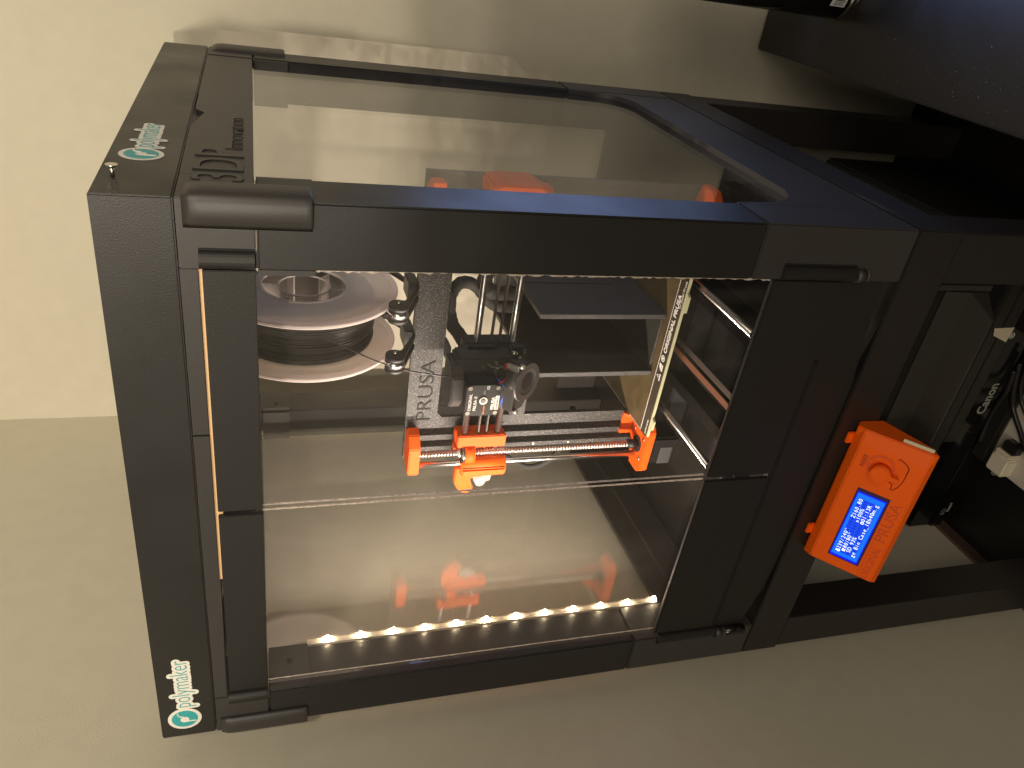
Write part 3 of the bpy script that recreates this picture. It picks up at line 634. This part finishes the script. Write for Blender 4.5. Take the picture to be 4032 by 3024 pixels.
quadbox('display_backlight', sx0 + .0042, sx1 - .0056, v0 + .0024, v1 - .0032, .0008, .0011, lcd_bg, scr)
cx0, cx1 = sx0 + .0085, sx1 - .0110; cw = (cx1 - cx0) / 20; ch = (v1 - v0 - .0120) / 4; cv0 = v0 + .0050
jb = bmesh.new()
for r_ in range(4):
    for c_ in range(20):
        a = [F(cx0 + cw * (c_ + dx), cv0 + ch * (r_ + dv), .0013) for dx, dv in ((.04, .04), (.96, .04), (.96, .96), (.04, .96))]
        jb.faces.new([jb.verts.new(p) for p in a])
me = bpy.data.meshes.new('display_cells'); jb.to_mesh(me); jb.free(); link('display_cells', me, lcd_cell, scr)
LN = [' 239/240°    Z160.80', '  80/80°    »100%   ', ' SD 93%      01:13R ', 'ge Bin Case_18h40m.g']
for r_, s_ in enumerate(LN):
    text('display_text', s_, F(cx0 + cw * .5, cv0 + ch * (r_ + .84), .0015), (1, 0, 0), up, ch * 1.12, lcd_tx, scr, ext=.00005, mono=cw, off=-.00004, sx=1.0)
quadbox('display_icon', cx0 + cw * .25, cx0 + cw * .75, cv0 + ch * .1, cv0 + ch * .6, .0014, .0016, lcd_tx, scr)
ring('display_icon', F(cx0 + cw * .5, cv0 + ch * .68, .0014), nd, [(cw * .22, 0), (cw * .42, 0), (cw * .42, .0001), (cw * .22, .0001)], lcd_tx, scr, 12)
quadbox('display_icon', cx0 + cw * .9, cx0 + cw * 1.7, cv0 + ch * 1.2, cv0 + ch * 1.85, .0014, .0016, lcd_tx, scr)
ring('display_icon', F(cx0 + cw * 12.5, cv0 + ch * 2.5, .0014), nd, [(cw * .26, 0), (cw * .46, 0), (cw * .46, .0001), (cw * .26, .0001)], lcd_tx, scr, 12)
# knob, vents, button outline, embossed wording
kx, kv = -.2400, .0280
kb = cyl('knob', F(kx, kv, .0), F(kx, kv, .0100), .0098, orange_l, lc, 40)
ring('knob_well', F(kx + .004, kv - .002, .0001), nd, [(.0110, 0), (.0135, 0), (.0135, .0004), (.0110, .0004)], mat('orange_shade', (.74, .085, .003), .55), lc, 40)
ring('knob_face', F(kx, kv, .0100), nd, [(.0076, 0), (.0090, 0), (.0088, .0006), (.0078, .0006)], orange_l, kb, 40)
quadbox('knob_pointer', kx - .0022, kx + .0022, kv + .008, kv + .0175, .0040, .0085, orange_l, kb, .0006)
for k in range(6): quadbox('vent_slot', -.2420 + k * .0024, -.2410 + k * .0024, .0070, .0115, -.0005, .0003, mat('vent_dark', (.30, .015, .003), .6) if k == 0 else bpy.data.materials['vent_dark'], lc)
dk = mat('button_gap', (.22, .006, .003), .6)
pts = [(-.2530, .0400), (-.2560, .0430), (-.2530, .0480), (-.2420, .0530), (-.2300, .0500), (-.2230, .0420), (-.2235, .0400)]
tubep('button_outline', [F(-.2480, .0380, 0), F(-.2500, .0420, 0), F(-.2560, .0425, 0)], .0005, dk, lc, 4)
tubep('button_outline', [F(-.2560, .0440, 0), F(-.2500, .0480, 0), F(-.2400, .0500, 0), F(-.2330, .0500, 0)], .0005, dk, lc, 4)
tubep('button_outline', [F(-.2330, .0500, 0), F(-.2250, .0490, 0), F(-.2200, .0400, 0), F(-.2210, .0380, 0)], .0006, dk, lc, 4)
emb = mat('embossed_orange', (.68, .075, .004), .6)
text('case_lettering', 'ORIGINAL', F(-.3705, .0605, .0), (1, 0, 0), up, .0112, emb, lc, ext=.0003, sx=.85)
text('case_lettering', 'PRUSA', F(-.3200, .0600, .0), (1, 0, 0), up, .0155, emb, lc, ext=.0003, sx=1.12)
quadbox('case_rule', -.3700, -.3230, .0500, .0505, 0, .0003, emb, lc)
for x in (-.3520, -.2290): box('hanger_tab', x, x + .0130, -.0045, -.0005, -.0230, -.0145, orange_l, lc, .001)
quadbox('memory_card', X1 - .0020, X1 + .0035, .0350, .0640, -.0110, -.0095, mat('card_cream', (.62, .58, .38), .5), lc)
# ------------------------------------------------------------------ drawer under the table
dw = thing('under_table_drawer', 'black drawer with angled front hung right under the lower table top', 'drawer', (-.14, .10, -.09))
prism('drawer_rail', [(-.0525, -.0515), (-.0525, -.1150), (-.0585, -.1150), (-.0585, -.0515)], 'y', .0010, .1800, inkj, dw, .0006)
prism('drawer_rail', [(-.2300, -.0515), (-.2300, -.1150), (-.2360, -.1150), (-.2360, -.0515)], 'y', .0010, .1800, inkj, dw, .0006)
bm = bmesh.new()
V = [bm.verts.new(p) for p in ((-.0590, .001, -.0600), (-.2290, .001, -.0600), (-.0590, -.0015, -.0890), (-.2290, -.0015, -.0890), (-.0745, -.0300, -.0950), (-.2150, -.0300, -.0950), (-.0590, .001, -.1120), (-.2290, .001, -.1120), (-.0735, -.0285, -.0985), (-.2155, -.0285, -.0985))]
for f in ((0, 2, 3, 1), (2, 4, 5, 3), (4, 8, 9, 5), (8, 6, 7, 9), (2, 6, 8, 4), (3, 5, 9, 7), (0, 1, 7, 6), (0, 6, 2), (1, 3, 7)): bm.faces.new([V[i] for i in f])
finish(bm, 'drawer_front', mat('drawer_black', (.030, .028, .023), .42, bump=.25, bscale=900), dw)
box('drawer_box', -.2280, -.0600, .0020, .1800, -.1110, -.0620, inkj, dw, .001)
# ------------------------------------------------------------------ inkjet printer
ik = thing('inkjet_printer', 'wide black inkjet printer under the table with grey maker lettering', 'printer', (-.31, .40, FZ))
box('body', -0.5773, -0.0715, 0.2263, 0.5381, -0.5116, -0.3153, inkj, ik, .004)
box('upper_front', -0.5749, -0.0739, 0.2099, 0.2260, -0.4041, -0.3270, inkg, ik, .002)
box('front_ledge', -0.5749, -0.0739, 0.2041, 0.2260, -0.4263, -0.4050, inkj, ik, .002)
box('front_band', -0.4021, -0.0739, 0.2038, 0.2260, -0.4479, -0.4272, inkj, ik, .0006)
box('gloss_strip', -0.5749, -0.0739, 0.2052, 0.2258, -0.4894, -0.4485, inkg, ik, .0012)
text('maker_lettering', 'Canon', (-0.3530, 0.2052 - .0004, -0.4777), (1, 0, 0), (0, 0, 1), 0.0222, greyl, ik, ext=.00012, off=.0005, sx=.92)
quad = bmesh.new(); vs = [quad.verts.new(p) for p in ((-0.2059, 0.2029, -0.4111), (-0.2047, 0.2029, -0.4473), (-0.2281, 0.2029, -0.4450), (-0.2175, 0.2029, -0.4158))]; quad.faces.new(vs)
finish(quad, 'paper_label', mat('label_cream', (.70, .60, .45), .5), ik)
text('label_mark', '®', (-0.2222, 0.2025, -0.4543), (1, 0, 0), (0, 0, 1), 0.0128, white, ik, ext=.0001)
box('card_slot_panel', -0.5749, -0.5130, 0.2017, 0.2258, -0.5110, -0.4899, inkg, ik, .001)
text('slot_mark', 'SD', (-0.5516, 0.2014, -0.5045), (1, 0, 0), (0, 0, 1), 0.0117, greyl, ik, ext=.0001)
text('slot_lettering', 'PRINT', (-0.5446, 0.2011, -0.5116), (1, 0, 0), (0, 0, 1), 0.0070, white, ik, ext=.0001)
box('output_tray', -0.4336, -0.0774, 0.1912, 0.2169, -0.5162, -0.5139, smoky, ik, 0)
join_boxes('tray_rim', [(-0.4336, -0.0774, 0.1898, 0.1912, -0.5180, -0.5133), (-0.4348, -0.4325, 0.1898, 0.2169, -0.5180, -0.5127)], inkj, ik)
box('printer_base', -0.5773, -0.0715, 0.2286, 0.5381, FZ + .0008, -0.5118, inkj, ik, .001)
# ------------------------------------------------------------------ white mat and things on it
tag(box('white_mat', -0.4365, -.235, -.50, .2040, FZ + .0003, FZ + .0040, shelfm, None, .0008), 'white board lying on the floor below the inkjet printer', 'board')
cg = thing('charger', 'small white charger cube lying on the white board', 'charger', (-0.4196, 0.1679, -0.5256))
box('case', -0.4342, -0.4033, 0.1492, 0.1807, -0.5244, -0.5022, chargerm, cg, .003, 3)
box('plug_end', -0.4030, -0.3962, 0.1509, 0.1790, -0.5238, -0.5034, chargerm, cg, .002)
box('prong', -0.4430, -0.4344, 0.1655, 0.1725, -0.5186, -0.5116, mat('prong_green', (.25, .27, .20), .5), cg, .001)
box('black_plug', -0.3960, -0.3787, 0.1515, 0.1749, -0.5256, -0.5069, cablem, cg, .002)
cab = [([(-0.2643, 0.2052, -0.4964), (-0.3051, 0.1994, -0.5045), (-0.3367, 0.1912, -0.5139), (-0.3635, 0.1655, -0.5186), (-0.3811, 0.1410, -0.5162), (-0.3927, 0.1001, -0.5139)], 'thick black cable curling nearest the charger cube'),
       ([(-0.2526, 0.1936, -0.4964), (-0.2935, 0.1912, -0.5022), (-0.3227, 0.1795, -0.5116), (-0.3437, 0.1527, -0.5162), (-0.3635, 0.1118, -0.5139)], 'black cable in the middle of the bundle on the white board'),
       ([(-0.2409, 0.1877, -0.4964), (-0.2853, 0.1842, -0.4999), (-0.3086, 0.1679, -0.5092), (-0.3227, 0.1352, -0.5139), (-0.3367, 0.0943, -0.5139)], 'black cable running farthest from the charger cube'),
       ([(-0.2759, 0.2029, -0.4905), (-0.3110, 0.2029, -0.4975), (-0.3367, 0.2099, -0.5045), (-0.3694, 0.2146, -0.5092), (-0.4103, 0.2122, -0.5116)], 'black cable lying along the smoky output tray edge'),
       ([(-0.2643, 0.2111, -0.4847), (-0.3051, 0.2099, -0.4929), (-0.3437, 0.2193, -0.5022), (-0.3927, 0.2216, -0.5092)], 'thin black cable tucked against the inkjet front')]
for k, (p, lb_) in enumerate(cab): tag(tubep('power_cable', p, .0040 if k in (0, 3) else .0030, cablem), lb_, 'cable', 'black cables on the white board')
# ------------------------------------------------------------------ black desk at the right with spray can
dz = -.18
dk_ = thing('black_desk', 'dusty black desk top beside the enclosure against the wall', 'desk', (.5, .3, dz))
box('desktop', .0655, 1.30, -1.2, .6075, dz - .022, dz, desk, dk_, .002)
jb = bmesh.new()
def speck(c, n_, r_, s0, s1):
    for i in range(n_):
        a = random.uniform(0, 6.28); q = r_ * random.random() ** .5; x = c[0] + q * math.cos(a); y = c[1] + q * math.sin(a); s_ = random.uniform(s0, s1)
        if x < .068: continue
        l = s_ * random.choice((1, 1, 2.5)); t = random.uniform(.6, 1.2)
        pts = [(x + l * math.cos(t) , y + l * math.sin(t)), (x - s_ * math.sin(t) * .5, y + s_ * math.cos(t) * .5), (x - l * math.cos(t), y - l * math.sin(t)), (x + s_ * math.sin(t) * .5, y - s_ * math.cos(t) * .5)]
        jb.faces.new([jb.verts.new((p, q_, dz + .0004)) for p, q_ in pts])
speck((.13, .26), 60, .09, .00015, .0004); speck((.10, .17), 40, .05, .0002, .0005); speck((.12, .30), 10, .12, .0004, .0008); speck((.16, .20), 50, .12, .00015, .0003)
me = bpy.data.meshes.new('dust_specks'); jb.to_mesh(me); jb.free(); o = link('dust_specks', me, dustm, dk_); o['kind'] = 'stuff'
# dust gathered on the lower table side
jb = bmesh.new()
for i in range(120):
    y = abs(random.gauss(.075, .02)); z = -.0015 - abs(random.gauss(0, .0045)); s_ = random.uniform(.0002, .0005)
    jb.faces.new([jb.verts.new((.0004, y + a, z + b_)) for a, b_ in ((s_, 0), (0, s_), (-s_, 0), (0, -s_))])
me = bpy.data.meshes.new('dust_specks'); jb.to_mesh(me); jb.free(); o = link('dust_specks', me, dustm, lt); o['kind'] = 'stuff'
cn = thing('spray_can', 'tall black can with a barcode label on the black desk', 'can', (.165, .42, dz))
cx, cy, cr = .1620, .4500, .0330
cyl('can_body', (cx, cy, dz + .006), (cx, cy, .06), cr, canm, cn, 64)
ring('can_rim', (cx, cy, dz), (0, 0, 1), [(cr - .003, 0), (cr + .0008, .001), (cr + .0012, .004), (cr, .0062), (cr - .003, .006)], chrome, cn, 64)
def wrap(name, a0, a1, z0, z1, m_, k=.0003, n=10):
    bm = bmesh.new(); prev = None
    for i in range(n + 1):
        a = math.radians(a0 + (a1 - a0) * i / n); row = [bm.verts.new((cx + (cr + k) * math.cos(a), cy + (cr + k) * math.sin(a), z)) for z in (z0, z1)]
        if prev: bm.faces.new([prev[0], row[0], row[1], prev[1]])
        prev = row
    return finish(bm, name, m_, cn)
wrap('barcode_label', -120, -72, dz + .012, dz + .034, mat('barcode_white', (.55, .55, .56), .4))
a = -116
while a < -78:
    w_ = random.choice((1, 1.6, 2.4)); wrap('barcode_bar', a, a + w_, dz + .015, dz + .030, blackm, .0006, 2); a += w_ + random.choice((1.2, 1.8, 2.6))
